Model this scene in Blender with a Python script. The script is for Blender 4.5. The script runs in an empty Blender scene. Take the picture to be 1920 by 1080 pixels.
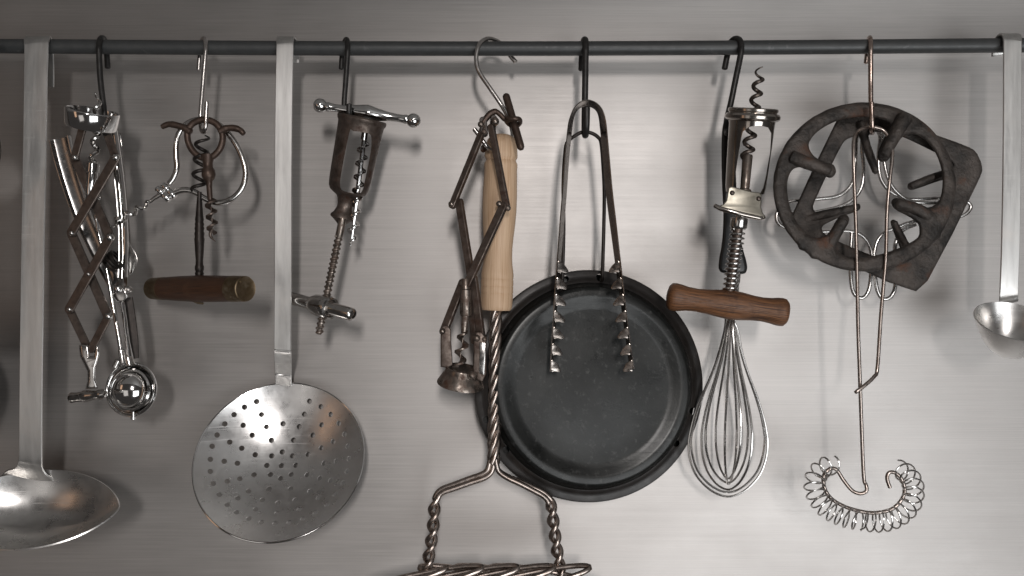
import bpy, bmesh, math, random
from mathutils import Vector, Matrix
from mathutils.bvhtree import BVHTree
random.seed(7)
scene = bpy.context.scene
C = scene.collection
PI = math.pi

# ------------------------------------------------------------------ camera
D = 1.10                      # camera to wall, metres
K = 0.0006 / 1.02             # metres per photo pixel per metre of distance
cam_d = bpy.data.cameras.new('camera')
cam = bpy.data.objects.new('camera', cam_d); C.objects.link(cam)
cam.location = (0, -D, 0); cam.rotation_euler = (PI/2, 0, 0)
cam_d.sensor_width = 36; cam_d.lens = 36/(1920*K)
cam_d.clip_start = 0.02; cam_d.clip_end = 60
scene.camera = cam

# ------------------------------------------------------------------ light
w = bpy.data.worlds.new('World'); scene.world = w; w.use_nodes = True
bg = w.node_tree.nodes['Background']
bg.inputs[0].default_value = (0.92, 0.86, 0.83, 1); bg.inputs[1].default_value = 0.04

def area(name, loc, target, sx, sy, power, col, shape='RECTANGLE'):
    l = bpy.data.lights.new(name, 'AREA'); l.shape = shape; l.size = sx; l.size_y = sy
    l.energy = power; l.color = col
    o = bpy.data.objects.new(name, l); C.objects.link(o); o.location = loc
    o.rotation_euler = (Vector(target)-Vector(loc)).to_track_quat('-Z', 'Y').to_euler()
    return o
area('key_lamp', (0.36, -5.6, 1.05), (0, 0, 0), 0.34, 0.9, 90, (1.0, 0.955, 0.93))
area('left_fill_lamp', (-1.38, -2.4, -0.62), (-0.4, 0, -0.2), 0.9, 1.1, 1.8, (1.0, 0.95, 0.91))  # added fill, stands for no known window; brightens the lower left
area('window_lamp', (1.2, -2.6, -1.0), (0.3, 0, -0.15), 1.8, 1.5, 38, (0.965, 0.985, 1.0))
area('warm_lamp', (-2.6, -2.2, 0.3), (-0.2, 0, 0), 0.5, 1.4, 1.5, (1.0, 0.62, 0.40))
scene.view_settings.view_transform = 'Standard'; scene.view_settings.look = 'None'
scene.view_settings.exposure = 0.0; scene.view_settings.gamma = 1.0

# ------------------------------------------------------------------ helpers
def P(px, py, d):             # photo pixel + distance off the wall -> world point
    s = K*(D-d)
    return Vector(((px-960)*s, -d, (540-py)*s))
def sc(d): return K*(D-d)     # size of one pixel at that distance
def PL(pts, d=None): return [P(*(q if len(q) == 3 else (q[0], q[1], d))) for q in pts]
CAM = Vector((0, -D, 0)); TOCAM = Vector((0, -1, 0))
def spl(pts, n=6, closed=False):   # Catmull-Rom through the points
    m = len(pts); out = []
    rng = range(m if closed else m-1)
    for i in rng:
        if closed: a, b, c, e = pts[(i-1) % m], pts[i], pts[(i+1) % m], pts[(i+2) % m]
        else:
            b, c = pts[i], pts[i+1]
            a = pts[i-1] if i else b*2-c
            e = pts[i+2] if i+2 < m else c*2-b
        for k in range(n):
            t = k/n; t2 = t*t; t3 = t2*t
            out.append(0.5*((2*b)+(c-a)*t+(2*a-5*b+4*c-e)*t2+(3*b-a-3*c+e)*t3))
    if not closed: out.append(pts[-1].copy())
    return out
def frames(pts, closed=False, ref=None):
    n = len(pts); T = []
    for i in range(n):
        if closed: t = pts[(i+1) % n]-pts[i-1]
        else: t = pts[min(i+1, n-1)]-pts[max(i-1, 0)]
        if t.length < 1e-9: t = Vector((0, 0, 1))
        T.append(t.normalized())
    r = ref.copy() if ref else (Vector((0, -1, 0)) if abs(T[0].y) < .9 else Vector((1, 0, 0)))
    N = [(r-T[0]*r.dot(T[0])).normalized()]
    for i in range(1, n):
        q = T[i-1].rotation_difference(T[i]) if T[i-1].dot(T[i]) > -.999 else None
        v = (q @ N[-1]) if q else N[-1]
        N.append((v-T[i]*v.dot(T[i])).normalized())
    B = [T[i].cross(N[i]) for i in range(n)]
    return T, N, B

class MB:
    def __init__(s): s.v = []; s.f = []; s.uv = []
    def add(s, vs, fs, uvs=None):
        o = len(s.v); s.v += [Vector(x) for x in vs]
        for k, f in enumerate(fs):
            s.f.append([o+i for i in f]); s.uv.append(uvs[k] if uvs else None)
        return s
    def tube(s, pts, r, seg=10, closed=False, cap=True, tip=False):
        n = len(pts); T, N, B = frames(pts, closed)
        R = r if isinstance(r, (list, tuple)) else [r]*n
        L = [0]
        for i in range(1, n): L.append(L[-1]+(pts[i]-pts[i-1]).length)
        vs = []; fs = []; uv = []
        for i in range(n):
            for j in range(seg):
                a = 2*PI*j/seg
                vs.append(pts[i]+(N[i]*math.cos(a)+B[i]*math.sin(a))*R[i])
        for i in range(n if closed else n-1):
            i2 = (i+1) % n
            for j in range(seg):
                j2 = (j+1) % seg
                fs.append([i*seg+j, i*seg+j2, i2*seg+j2, i2*seg+j])
                uv.append([(j/seg, L[i]), ((j+1)/seg, L[i]), ((j+1)/seg, L[i2]), (j/seg, L[i2])])
        if cap and not closed:
            for e, sg in ((0, -1), (n-1, 1)):
                b = len(vs)
                for q, (rr, off) in enumerate(((.72, .55), (.0, .75))):
                    if rr:
                        for j in range(seg):
                            a = 2*PI*j/seg
                            vs.append(pts[e]+(N[e]*math.cos(a)+B[e]*math.sin(a))*R[e]*rr+T[e]*sg*R[e]*off*.5)
                    else: vs.append(pts[e]+T[e]*sg*R[e]*off*.6)
                for j in range(seg):
                    j2 = (j+1) % seg
                    x = [e*seg+j, e*seg+j2, b+j2, b+j]; y = [b+j, b+j2, b+seg]
                    if sg < 0: x.reverse(); y.reverse()
                    fs += [x, y]; uv += [[(0, 0)]*4, [(0, 0)]*3]
        return s.add(vs, fs, uv)
    def lathe(s, A, axis, prof, seg=32, ref=None):   # prof: (distance along axis, radius) in metres
        ax = axis.normalized()
        r = ref or (Vector((0, -1, 0)) if abs(ax.y) < .8 else Vector((1, 0, 0)))
        u = (r-ax*r.dot(ax)).normalized(); v = ax.cross(u)
        vs = []; fs = []; uv = []; idx = []
        for (t, rad) in prof:
            if rad < 1e-7: idx.append((len(vs), 1)); vs.append(A+ax*t)
            else:
                idx.append((len(vs), seg))
                for j in range(seg):
                    a = 2*PI*j/seg; vs.append(A+ax*t+(u*math.cos(a)+v*math.sin(a))*rad)
        for i in range(len(prof)-1):
            (a, na), (b, nb) = idx[i], idx[i+1]; ta, tb = prof[i][0], prof[i+1][0]
            if na == 1 and nb == 1: continue
            for j in range(seg):
                j2 = (j+1) % seg; p, q = j/seg, (j+1)/seg
                if na == 1: fs.append([a, b+j2, b+j]); uv.append([(p, ta), (q, tb), (p, tb)])
                elif nb == 1: fs.append([a+j, a+j2, b]); uv.append([(p, ta), (q, ta), (p, tb)])
                else: fs.append([a+j, a+j2, b+j2, b+j]); uv.append([(p, ta), (q, ta), (q, tb), (p, tb)])
        return s.add(vs, fs, uv)
    def lathe_px(s, A, B, prof, d, seg=32, n=1):     # prof in photo pixels along A->B
        q = sc(d); pr = [(t*q, r*q) for t, r in prof]
        return s.lathe(A, B-A, pr, seg)
    def ball(s, c, r, seg=16, squash=1.0, axis=Vector((0, -1, 0))):
        pr = [(-r*squash*math.cos(PI*i/10), r*math.sin(PI*i/10)) for i in range(11)]
        pr[0] = (pr[0][0], 0); pr[-1] = (pr[-1][0], 0)
        return s.lathe(c, axis, pr, seg)
    def sweep(s, pts, prof, normal, scale=None, closed_prof=True, cap=True):  # prof (side, normal) in metres
        n = len(pts); m = len(prof); vs = []; fs = []
        for i in range(n):
            t = (pts[min(i+1, n-1)]-pts[max(i-1, 0)]).normalized()
            nn = normal[i] if isinstance(normal, list) else normal
            nn = (nn-t*nn.dot(t)).normalized(); sd = t.cross(nn)
            k = scale[i] if scale else (1, 1)
            if not isinstance(k, tuple): k = (k, k)
            for (a, b) in prof: vs.append(pts[i]+sd*a*k[0]+nn*b*k[1])
        for i in range(n-1):
            for j in range(m if closed_prof else m-1):
                j2 = (j+1) % m
                fs.append([i*m+j, i*m+j2, (i+1)*m+j2, (i+1)*m+j])
        if cap and closed_prof:
            fs.append([j for j in range(m)][::-1]); fs.append([(n-1)*m+j for j in range(m)])
        return s.add(vs, fs)
    def ribbon(s, pts, widths, thick, side):         # flat strip, side = width direction
        n = len(pts); W = widths if isinstance(widths, list) else [widths]*n; vs = []; fs = []
        c = min(thick*.3, .0006)
        for i in range(n):
            t = (pts[min(i+1, n-1)]-pts[max(i-1, 0)]).normalized()
            sd = side[i] if isinstance(side, list) else side
            sd = (sd-t*sd.dot(t)).normalized(); nn = sd.cross(t); h = W[i]/2; q = thick/2
            for a, b in ((-h+c, q), (-h, q-c), (-h, -q+c), (-h+c, -q), (h-c, -q), (h, -q+c), (h, q-c), (h-c, q)):
                vs.append(pts[i]+sd*a+nn*b)
        for i in range(n-1):
            for j in range(8):
                j2 = (j+1) % 8; fs.append([i*8+j, i*8+j2, (i+1)*8+j2, (i+1)*8+j])
        fs.append(list(range(8))[::-1]); fs.append([(n-1)*8+j for j in range(8)])
        return s.add(vs, fs)
    def link(s, A, B, wd, th, nrm=TOCAM, over=0.45):  # flat bar with rounded ends
        e = (B-A).normalized(); n = (nrm-e*nrm.dot(e)).normalized(); sd = e.cross(n); h = wd/2
        out = []
        for i in range(9):
            a = -PI/2+PI*i/8; out.append((B, math.cos(a)*h*over*2, math.sin(a)*h))
        for i in range(9):
            a = PI/2+PI*i/8; out.append((A, math.cos(a)*h*over*2, math.sin(a)*h))
        m = len(out); vs = []; c = min(th*.25, .0006)
        for (off, ins) in ((th/2, c), (th/2-c, 0), (-th/2+c, 0), (-th/2, c)):
            k = 1-ins/h
            for (o, x, y) in out: vs.append(o+e*x*k+sd*y*k+n*off)
        fs = [list(range(m)), list(range(3*m, 4*m))[::-1]]
        for l in range(3):
            for j in range(m):
                j2 = (j+1) % m; fs.append([l*m+j, (l+1)*m+j, (l+1)*m+j2, l*m+j2])
        return s.add(vs, fs)
    def rivet(s, c, r, axis=TOCAM, h=.5):
        pr = [(-r*.6, r), (0, r), (r*h*.5, r*.85), (r*h*.85, r*.5), (r*h, 0)]
        return s.lathe(c, axis, pr, 14)
    def worm(s, A, B, R, turns, r0, th, phase=0, tip=True, core=0, n=20):   # bladed screw
        ax = (B-A); L = ax.length; ax.normalize()
        u = ax.orthogonal().normalized(); v = ax.cross(u); N = int(turns*n); vs = []; fs = []
        for i in range(N+1):
            t = i/N; a = phase+2*PI*turns*t
            k = 1 if not tip else min(1, (1-t)*turns*1.1+.12)
            k *= min(1, t*turns*2.5+.3)
            rd = u*math.cos(a)+v*math.sin(a); c = A+ax*L*t
            for (rr, hh) in ((r0*k, th*.8), (R*k, th*.22), (R*k, -th*.22), (r0*k, -th*.8)):
                vs.append(c+rd*rr+ax*hh*(k*.6+.4))
        for i in range(N):
            for j in range(4):
                j2 = (j+1) % 4; fs.append([i*4+j, i*4+j2, (i+1)*4+j2, (i+1)*4+j])
        fs.append([3, 2, 1, 0]); fs.append([N*4+j for j in range(4)])
        s.add(vs, fs)
        if core: s.tube([A, A+ax*L*.5, A+ax*L*.93], [core, core, core*.5], 8)
        return s
    def plate(s, outs, df, th, bev=.0008, res=2):     # traced outline(s) -> solid plate with holes
        cu = bpy.data.curves.new('tmp', 'CURVE'); cu.dimensions = '2D'; cu.fill_mode = 'BOTH'
        cu.extrude = max(th/2/.0006-bev/.0006, .01); cu.bevel_depth = bev/.0006; cu.bevel_resolution = res; cu.offset = -bev/.0006
        for pts in outs:
            sp = cu.splines.new('POLY'); sp.points.add(len(pts)-1); sp.use_cyclic_u = True
            for q, p in zip(sp.points, pts): q.co = (p[0], -p[1], 0, 1)
        o = bpy.data.objects.new('tmp', cu); C.objects.link(o)
        dg = bpy.context.evaluated_depsgraph_get(); dg.update()
        me = bpy.data.meshes.new_from_object(o.evaluated_get(dg))
        f = df if callable(df) else (lambda x, y: df)
        vs = [P(v.co.x, -v.co.y, f(v.co.x, -v.co.y)+v.co.z*.0006) for v in me.vertices]
        fs = [list(p.vertices) for p in me.polygons]
        bpy.data.objects.remove(o); bpy.data.curves.remove(cu); bpy.data.meshes.remove(me)
        bm = bmesh.new()
        bv = [bm.verts.new(v) for v in vs]
        for q in fs:
            try: bm.faces.new([bv[i] for i in q])
            except ValueError: pass
        bmesh.ops.remove_doubles(bm, verts=bm.verts, dist=1e-6)
        bmesh.ops.recalc_face_normals(bm, faces=bm.faces)
        bm.verts.index_update()
        s.add([v.co.copy() for v in bm.verts], [[v.index for v in q.verts] for q in bm.faces]); bm.free()
        return s
    def mesh(s, name, off=Vector((0, 0, 0))):
        me = bpy.data.meshes.new(name); me.from_pydata([v-off for v in s.v], [], s.f)
        if any(s.uv):
            ul = me.uv_layers.new(name='UVMap').data; k = 0
            for f, u in zip(s.f, s.uv):
                for j in range(len(f)):
                    if u: ul[k].uv = u[j]
                    k += 1
        return me

def evalmods(mb, mods):
    me = mb.mesh('tmp'); o = bpy.data.objects.new('tmp', me); C.objects.link(o)
    extra = []
    for typ, props in mods:
        m = o.modifiers.new('m', typ)
        for k, v in props.items():
            if k == 'cutter':
                c = bpy.data.objects.new('cut', v.mesh('cut')); C.objects.link(c); extra.append(c); m.object = c
            else: setattr(m, k, v)
    dg = bpy.context.evaluated_depsgraph_get(); dg.update()
    e = bpy.data.meshes.new_from_object(o.evaluated_get(dg))
    r = MB().add([v.co.copy() for v in e.vertices], [list(p.vertices) for p in e.polygons])
    for q in [o]+extra: bpy.data.objects.remove(q)
    return r
def fixn(mb):
    bm = bmesh.new(); bv = [bm.verts.new(v) for v in mb.v]
    for q in mb.f:
        try: bm.faces.new([bv[i] for i in q])
        except ValueError: pass
    bmesh.ops.remove_doubles(bm, verts=bm.verts, dist=1e-7)
    bmesh.ops.recalc_face_normals(bm, faces=bm.faces); bm.verts.index_update()
    r = MB().add([v.co.copy() for v in bm.verts], [[v.index for v in q.verts] for q in bm.faces]); bm.free()
    return r
def cut(mb, cutter):
    return evalmods(fixn(mb), [('BOOLEAN', {'operation': 'DIFFERENCE', 'solver': 'EXACT', 'cutter': fixn(cutter)})])

def helix(A, B, R, turns, phase=0, n=18, t0=1.0, t1=1.0):
    ax = (B-A); L = ax.length; ax.normalize(); u = ax.orthogonal().normalized(); v = ax.cross(u)
    N = int(turns*n); out = []
    for i in range(N+1):
        t = i/N; a = phase+2*PI*turns*t; r = R*(t0+(t1-t0)*t)
        out.append(A+ax*L*t+(u*math.cos(a)+v*math.sin(a))*r)
    return out
def strands(path, n, R, pitch, phase=0, sub=1):
    T, N, B = frames(path); L = [0]
    for i in range(1, len(path)): L.append(L[-1]+(path[i]-path[i-1]).length)
    res = []
    for k in range(n):
        out = []
        for i, p in enumerate(path):
            pt = pitch(L[i]/L[-1]) if callable(pitch) else L[i]/pitch
            a = phase+2*PI*(k/n+pt); r = R(L[i]/L[-1]) if callable(R) else R
            out.append(p+(N[i]*math.cos(a)+B[i]*math.sin(a))*r)
        res.append(out)
    return res

OFF = {}
def thing(name, label, cat, loc, group=None):
    o = bpy.data.objects.new(name, None); C.objects.link(o); o.location = loc
    o.empty_display_size = .02; OFF[o.name] = Vector(loc)
    o['label'] = label; o['category'] = cat
    if group: o['group'] = group
    return o
def obj(name, mb, m, parent=None, label=None, cat=None, group=None, kind=None, loc=None, sharp=40):
    off = OFF[parent.name] if parent else (Vector(loc) if loc else Vector((0, 0, 0)))
    me = mb.mesh(name, off); me.validate(); me.materials.append(m)
    bm = bmesh.new(); bm.from_mesh(me); bmesh.ops.recalc_face_normals(bm, faces=bm.faces); bm.to_mesh(me); bm.free()
    me.shade_smooth(); me.set_sharp_from_angle(angle=math.radians(sharp))
    o = bpy.data.objects.new(name, me); C.objects.link(o)
    OFF[o.name] = off
    if parent: o.parent = parent
    else: o.location = off
    if label: o['label'] = label
    if cat: o['category'] = cat
    if group: o['group'] = group
    if kind: o['kind'] = kind
    return o

# ------------------------------------------------------------------ materials
def mat(name, c1, c2=None, metallic=1.0, rough=(.3, .4), scale=60, stretch=(1, 1, 1), bump=0, bscale=None,
        spots=None, uv=False, detail=6, contrast=(.35, .65), coat=0, spec=.5, dist=.0008, scratch=0):
    m = bpy.data.materials.new(name); m.use_nodes = True; nt = m.node_tree; N = nt.nodes; L = nt.links
    b = N['Principled BSDF']; tc = N.new('ShaderNodeTexCoord'); mp = N.new('ShaderNodeMapping')
    mp.inputs['Scale'].default_value = stretch
    L.new(tc.outputs['UV' if uv else 'Object'], mp.inputs[0])
    def noise(s, det=detail, src=mp):
        n = N.new('ShaderNodeTexNoise'); n.inputs['Scale'].default_value = s; n.inputs['Detail'].default_value = det
        n.inputs['Roughness'].default_value = .6; L.new(src.outputs[0], n.inputs['Vector']); return n
    n1 = noise(scale)
    r = N.new('ShaderNodeValToRGB'); r.color_ramp.elements[0].position, r.color_ramp.elements[1].position = contrast
    r.color_ramp.elements[0].color = (*c1, 1); r.color_ramp.elements[1].color = (*(c2 or c1), 1)
    L.new(n1.outputs['Fac'], r.inputs[0]); col = r.outputs[0]
    b.inputs['Metallic'].default_value = metallic; b.inputs['Specular IOR Level'].default_value = spec
    rr = N.new('ShaderNodeMapRange'); rr.inputs['From Min'].default_value = .3; rr.inputs['From Max'].default_value = .7
    rr.inputs['To Min'].default_value, rr.inputs['To Max'].default_value = rough
    n2 = noise(scale*1.7); L.new(n2.outputs['Fac'], rr.inputs[0]); rgh = rr.outputs[0]
    if spots:
        sc_, lo, hi, scol, srough = spots
        n3 = N.new('ShaderNodeTexNoise'); n3.inputs['Scale'].default_value = sc_; n3.inputs['Detail'].default_value = 5
        n3.inputs['Roughness'].default_value = .65
        L.new(tc.outputs['Object'], n3.inputs['Vector'])
        k = N.new('ShaderNodeMapRange'); k.inputs['From Min'].default_value = lo; k.inputs['From Max'].default_value = hi
        L.new(n3.outputs['Fac'], k.inputs[0])
        mx = N.new('ShaderNodeMix'); mx.data_type = 'RGBA'; L.new(k.outputs[0], mx.inputs['Factor'])
        L.new(col, mx.inputs['A']); mx.inputs['B'].default_value = (*scol, 1); col = mx.outputs['Result']
        mr = N.new('ShaderNodeMix'); L.new(k.outputs[0], mr.inputs['Factor']); L.new(rgh, mr.inputs['A'])
        mr.inputs['B'].default_value = srough; rgh = mr.outputs['Result']
        mm = N.new('ShaderNodeMapRange'); mm.inputs['To Min'].default_value = metallic; mm.inputs['To Max'].default_value = metallic*(.3 if srough >= .5 else .9)
        L.new(k.outputs[0], mm.inputs[0]); L.new(mm.outputs[0], b.inputs['Metallic'])
    if scratch:
        for ang, sx in ((.45, 700), (-.8, 560), (1.9, 800)):
            mq = N.new('ShaderNodeMapping'); mq.inputs['Rotation'].default_value = (0, ang, 0); mq.inputs['Scale'].default_value = (14, 14, sx)
            L.new(tc.outputs['Object'], mq.inputs[0]); nq = noise(1, 3, mq)
            kq = N.new('ShaderNodeMapRange'); kq.inputs['From Min'].default_value = .63; kq.inputs['From Max'].default_value = .70; kq.inputs['To Max'].default_value = scratch
            L.new(nq.outputs['Fac'], kq.inputs[0]); ad = N.new('ShaderNodeMath'); L.new(rgh, ad.inputs[0]); L.new(kq.outputs[0], ad.inputs[1]); rgh = ad.outputs[0]
    L.new(col, b.inputs['Base Color']); L.new(rgh, b.inputs['Roughness'])
    if coat: b.inputs['Coat Weight'].default_value = coat; b.inputs['Coat Roughness'].default_value = .2
    if bump:
        nb = noise(bscale or scale*3); bp = N.new('ShaderNodeBump'); bp.inputs['Strength'].default_value = bump
        bp.inputs['Distance'].default_value = dist
        L.new(nb.outputs['Fac'], bp.inputs['Height']); L.new(bp.outputs[0], b.inputs['Normal'])
    return m
M = {}
M['rail'] = mat('painted_rail', (.060, .062, .063), (.070, .072, .072), .3, (.38, .5), 90, bump=.05, spots=(70, .64, .78, (.13, .13, .128), .4))
M['hook_dark'] = mat('dark_steel', (.028, .027, .026), (.05, .047, .045), .55, (.32, .48), 140, bump=.05)
M['hook_bright'] = mat('bright_wire', (.50, .47, .45), (.62, .59, .57), 1, (.16, .26), 120)
M['hook_copper'] = mat('coppery_wire', (.42, .31, .26), (.55, .46, .41), 1, (.18, .3), 110)
M['chrome'] = mat('chrome', (.70, .69, .68), (.78, .77, .76), 1, (.07, .14), 70, spots=(90, .66, .8, (.25, .21, .18), .4))
M['chrome_old'] = mat('worn_chrome', (.50, .48, .46), (.64, .62, .60), 1, (.12, .26), 90, spots=(130, .62, .75, (.12, .08, .06), .5))
M['satin'] = mat('satin_steel', (.58, .57, .555), (.72, .71, .69), 1, (.35, .46), 34, stretch=(3, 3, .3), bump=.03, bscale=300, spots=(20, .55, .9, (.68, .64, .60), .44), scratch=.08)
M['satin_bowl'] = mat('polished_bowl_steel', (.66, .65, .635), (.74, .73, .715), 1, (.24, .34), 30, bump=.03, bscale=220, spots=(18, .58, .85, (.66, .64, .61), .4), scratch=.10)
M['skimmer'] = mat('scratched_steel', (.78, .77, .76), (.85, .84, .83), 1, (.25, .35), 45, bump=.04, bscale=340, scratch=.10)
M['chrome_soft'] = mat('hazed_chrome', (.34, .335, .33), (.44, .43, .42), 1, (.20, .30), 50, spots=(70, .58, .75, (.16, .14, .12), .5))
M['tong_steel'] = mat('brownish_steel', (.27, .235, .21), (.38, .345, .32), 1, (.16, .28), 80, spots=(110, .56, .7, (.12, .08, .06), .5))
M['link'] = mat('brown_steel', (.085, .068, .06), (.14, .115, .10), .85, (.3, .48), 130, bump=.12, bscale=500)
M['rusty'] = mat('rusty_steel', (.085, .064, .053), (.17, .138, .12), .85, (.34, .52), 110, bump=.25, bscale=420, spots=(75, .5, .66, (.05, .024, .015), .7))
M['rusty_pale'] = mat('rusty_plated_steel', (.20, .165, .14), (.30, .26, .23), .95, (.24, .40), 100, bump=.12, bscale=420, spots=(85, .49, .66, (.075, .038, .024), .65))
M['black_iron'] = mat('blackened_iron', (.022, .018, .016), (.04, .032, .028), .6, (.36, .5), 120, bump=.1, bscale=400)
M['dark_brown'] = mat('dark_brown_iron', (.055, .036, .028), (.09, .06, .046), .6, (.36, .5), 150, bump=.15, bscale=420)
M['cast_iron'] = mat('cast_iron', (.019, .016, .014), (.082, .067, .058), .3, (.42, .66), 48, bump=1.0, bscale=200, dist=.0022, spots=(26, .56, .72, (.10, .045, .026), .8))
M['pan'] = mat('black_pan', (.010, .0105, .010), (.019, .0195, .0185), .3, (.24, .40), 24, bump=.16, bscale=420, spots=(140, .57, .70, (.042, .042, .040), .42), coat=.14, spec=.25, scratch=.15)
M['pan_rim'] = mat('baked_black_rim', (.009, .007, .006), (.018, .014, .012), .2, (.28, .44), 36, bump=.10, bscale=240)
M['nickel'] = mat('nickel_plate', (.40, .36, .325), (.50, .465, .43), 1, (.12, .22), 60, spots=(95, .62, .78, (.26, .19, .14), .45))
M['nickel_cream'] = mat('yellowed_nickel', (.29, .27, .225), (.37, .345, .29), .9, (.28, .42), 70, spots=(150, .64, .78, (.2, .16, .1), .6))
M['brass'] = mat('old_brass', (.13, .09, .05), (.22, .165, .105), .9, (.4, .54), 110, bump=.1, spots=(70, .52, .7, (.17, .145, .11), .5))
M['wire'] = mat('stainless_wire', (.64, .62, .60), (.74, .72, .70), 1, (.2, .3), 80)
M['wire_brown'] = mat('tarnished_wire', (.34, .28, .245), (.47, .41, .375), 1, (.22, .36), 90, spots=(120, .60, .76, (.18, .12, .09), .5))
M['black_grip'] = mat('black_plastic', (.012, .012, .012), (.018, .018, .018), 0, (.3, .42), 60)
M['beech'] = mat('pale_beech', (.48, .30, .175), (.70, .50, .335), 0, (.46, .6), 14, stretch=(5, 1.0, 1), uv=True, bump=.2, bscale=70, contrast=(.3, .62), spots=(24, .58, .8, (.34, .19, .10), .5))
M['walnut'] = mat('oiled_brown_wood', (.045, .018, .009), (.25, .112, .048), 0, (.32, .5), 14, stretch=(6, 1.8, 1), uv=True, bump=.5, bscale=60, contrast=(.38, .60), spots=(30, .54, .70, (.04, .017, .009), .55))
M['dark_wood'] = mat('worn_dark_wood', (.022, .011, .007), (.085, .038, .019), 0, (.32, .46), 24, stretch=(8, 1.5, 1), uv=True, bump=.2, bscale=60, spots=(40, .56, .72, (.085, .042, .022), .45))

M['blocker'] = mat('grey_blocker', (.48, .465, .45), (.52, .505, .49), 0, (.4, .5), 20)

def wall_material():
    m = bpy.data.materials.new('brushed_steel_sheet'); m.use_nodes = True; nt = m.node_tree; N = nt.nodes; L = nt.links
    b = N['Principled BSDF']; tc = N.new('ShaderNodeTexCoord')
    def nz(s, st, det=4, rgh=.6):
        mp = N.new('ShaderNodeMapping'); mp.inputs['Scale'].default_value = st; L.new(tc.outputs['Object'], mp.inputs[0])
        n = N.new('ShaderNodeTexNoise'); n.inputs['Scale'].default_value = s; n.inputs['Detail'].default_value = det
        n.inputs['Roughness'].default_value = rgh; L.new(mp.outputs[0], n.inputs['Vector']); return n.outputs['Fac']
    fine = nz(1, (10, 1, 900), 3); broad = nz(1, (2.5, 1, 260), 4); cloud = nz(6, (1, 1, 1.6), 4); speck = nz(260, (1, 1, 1), 2, .5)
    def mr(x, a, b_, c, d):
        k = N.new('ShaderNodeMapRange'); L.new(x, k.inputs[0])
        for i, v in enumerate((a, b_, c, d)): k.inputs[i+1].default_value = v
        return k.outputs[0]
    def mth(op, x, y):
        k = N.new('ShaderNodeMath'); k.operation = op
        for i, q in enumerate((x, y)):
            if isinstance(q, (int, float)): k.inputs[i].default_value = q
            else: L.new(q, k.inputs[i])
        return k.outputs[0]
    val = mth('MULTIPLY', mr(fine, .25, .75, .87, 1.12), mth('MULTIPLY', mr(broad, .3, .7, .96, 1.035), mr(cloud, .3, .7, .93, 1.06)))
    dust = mr(speck, .80, .83, 1.0, .45)
    val = mth('MULTIPLY', mth('MULTIPLY', val, dust), mr(nz(230, (1.3, 1, 1), 2, .5), .795, .825, 1.0, 1.45))
    cm = N.new('ShaderNodeMix'); cm.data_type = 'RGBA'; cm.blend_type = 'MULTIPLY'; cm.inputs['Factor'].default_value = 1
    cm.inputs['A'].default_value = (.48, .457, .440, 1); L.new(val, cm.inputs['B']); L.new(cm.outputs['Result'], b.inputs['Base Color'])
    b.inputs['Metallic'].default_value = .88
    L.new(mth('ADD', mr(fine, .25, .75, .46, .56), mr(cloud, .3, .7, -.05, .05)), b.inputs['Roughness'])
    b.inputs['Anisotropic'].default_value = .62
    tg = N.new('ShaderNodeTangent'); tg.direction_type = 'UV_MAP'; L.new(tg.outputs[0], b.inputs['Tangent'])
    bp = N.new('ShaderNodeBump'); bp.inputs['Strength'].default_value = .10; bp.inputs['Distance'].default_value = .0005
    L.new(mth('ADD', fine, mth('MULTIPLY', broad, .7)), bp.inputs['Height']); L.new(bp.outputs[0], b.inputs['Normal'])
    return m
M['wall'] = wall_material()

# ------------------------------------------------------------------ wall and rail
wb = MB(); X0, X1, Z0, Z1 = -1.5, 1.5, -1.1, 1.0
wb.add([(X0, 0, Z0), (X1, 0, Z0), (X1, 0, Z1), (X0, 0, Z1), (X0, .02, Z0), (X1, .02, Z0), (X1, .02, Z1), (X0, .02, Z1)],
       [[0, 1, 2, 3], [5, 4, 7, 6], [4, 0, 3, 7], [1, 5, 6, 2], [3, 2, 6, 7], [4, 5, 1, 0]],
       [[(0, 0), (0, 1), (1, 1), (1, 0)]]+[[(0, 0), (0, 1), (1, 1), (1, 0)]]*5)
obj('wall', wb, M['wall'], kind='structure', label='brushed stainless steel splashback behind the hanging tools')
blocker_mesh = MB()  # unseen box added to shade the wall top and reflect into the bowls
hv = [(x, y, z) for z in (.405, .80) for (x, y) in ((-1.5, -.90), (1.5, -.90), (1.5, -.004), (-1.5, -.004))]
blocker_mesh.add(hv, [[3, 2, 1, 0], [4, 5, 6, 7], [0, 1, 5, 4], [1, 2, 6, 5], [2, 3, 7, 6], [3, 0, 4, 7]])
obj('light_blocker', blocker_mesh, M['blocker'], kind='structure', label='unseen grey blocker added above the rail to shade the top of the wall')
DR = .065
rail = MB().tube(spl(PL([(-420, 85, DR), (0, 86.5, DR), (480, 90, DR), (960, 91.2, DR), (1440, 89, DR), (1900, 85, DR), (2340, 82, DR)]), 8), 13.4*sc(DR), 20)
obj('hanging_rail', rail, M['rail'], label='long dark grey round rail that all the hooks hang from', cat='rail', loc=P(960, 91, DR))
DB, DF = .0525, .0772     # back and front of what hooks over the rail

def at_x(px, d0, d):      # pixel column of the same world x at another depth
    return 960+(px-960)*(D-d0)/(D-d)
HG = 'hooks on the rail'
def s_hook(label, pts, r, m, caps=True, sub=6):
    path = spl(PL(pts), sub); rr = r*sc(.075)
    return obj('s_hook', MB().tube(path, rr, 14), m, label=label, cat='hook', group=HG, loc=P(*pts[len(pts)//2]))

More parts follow.
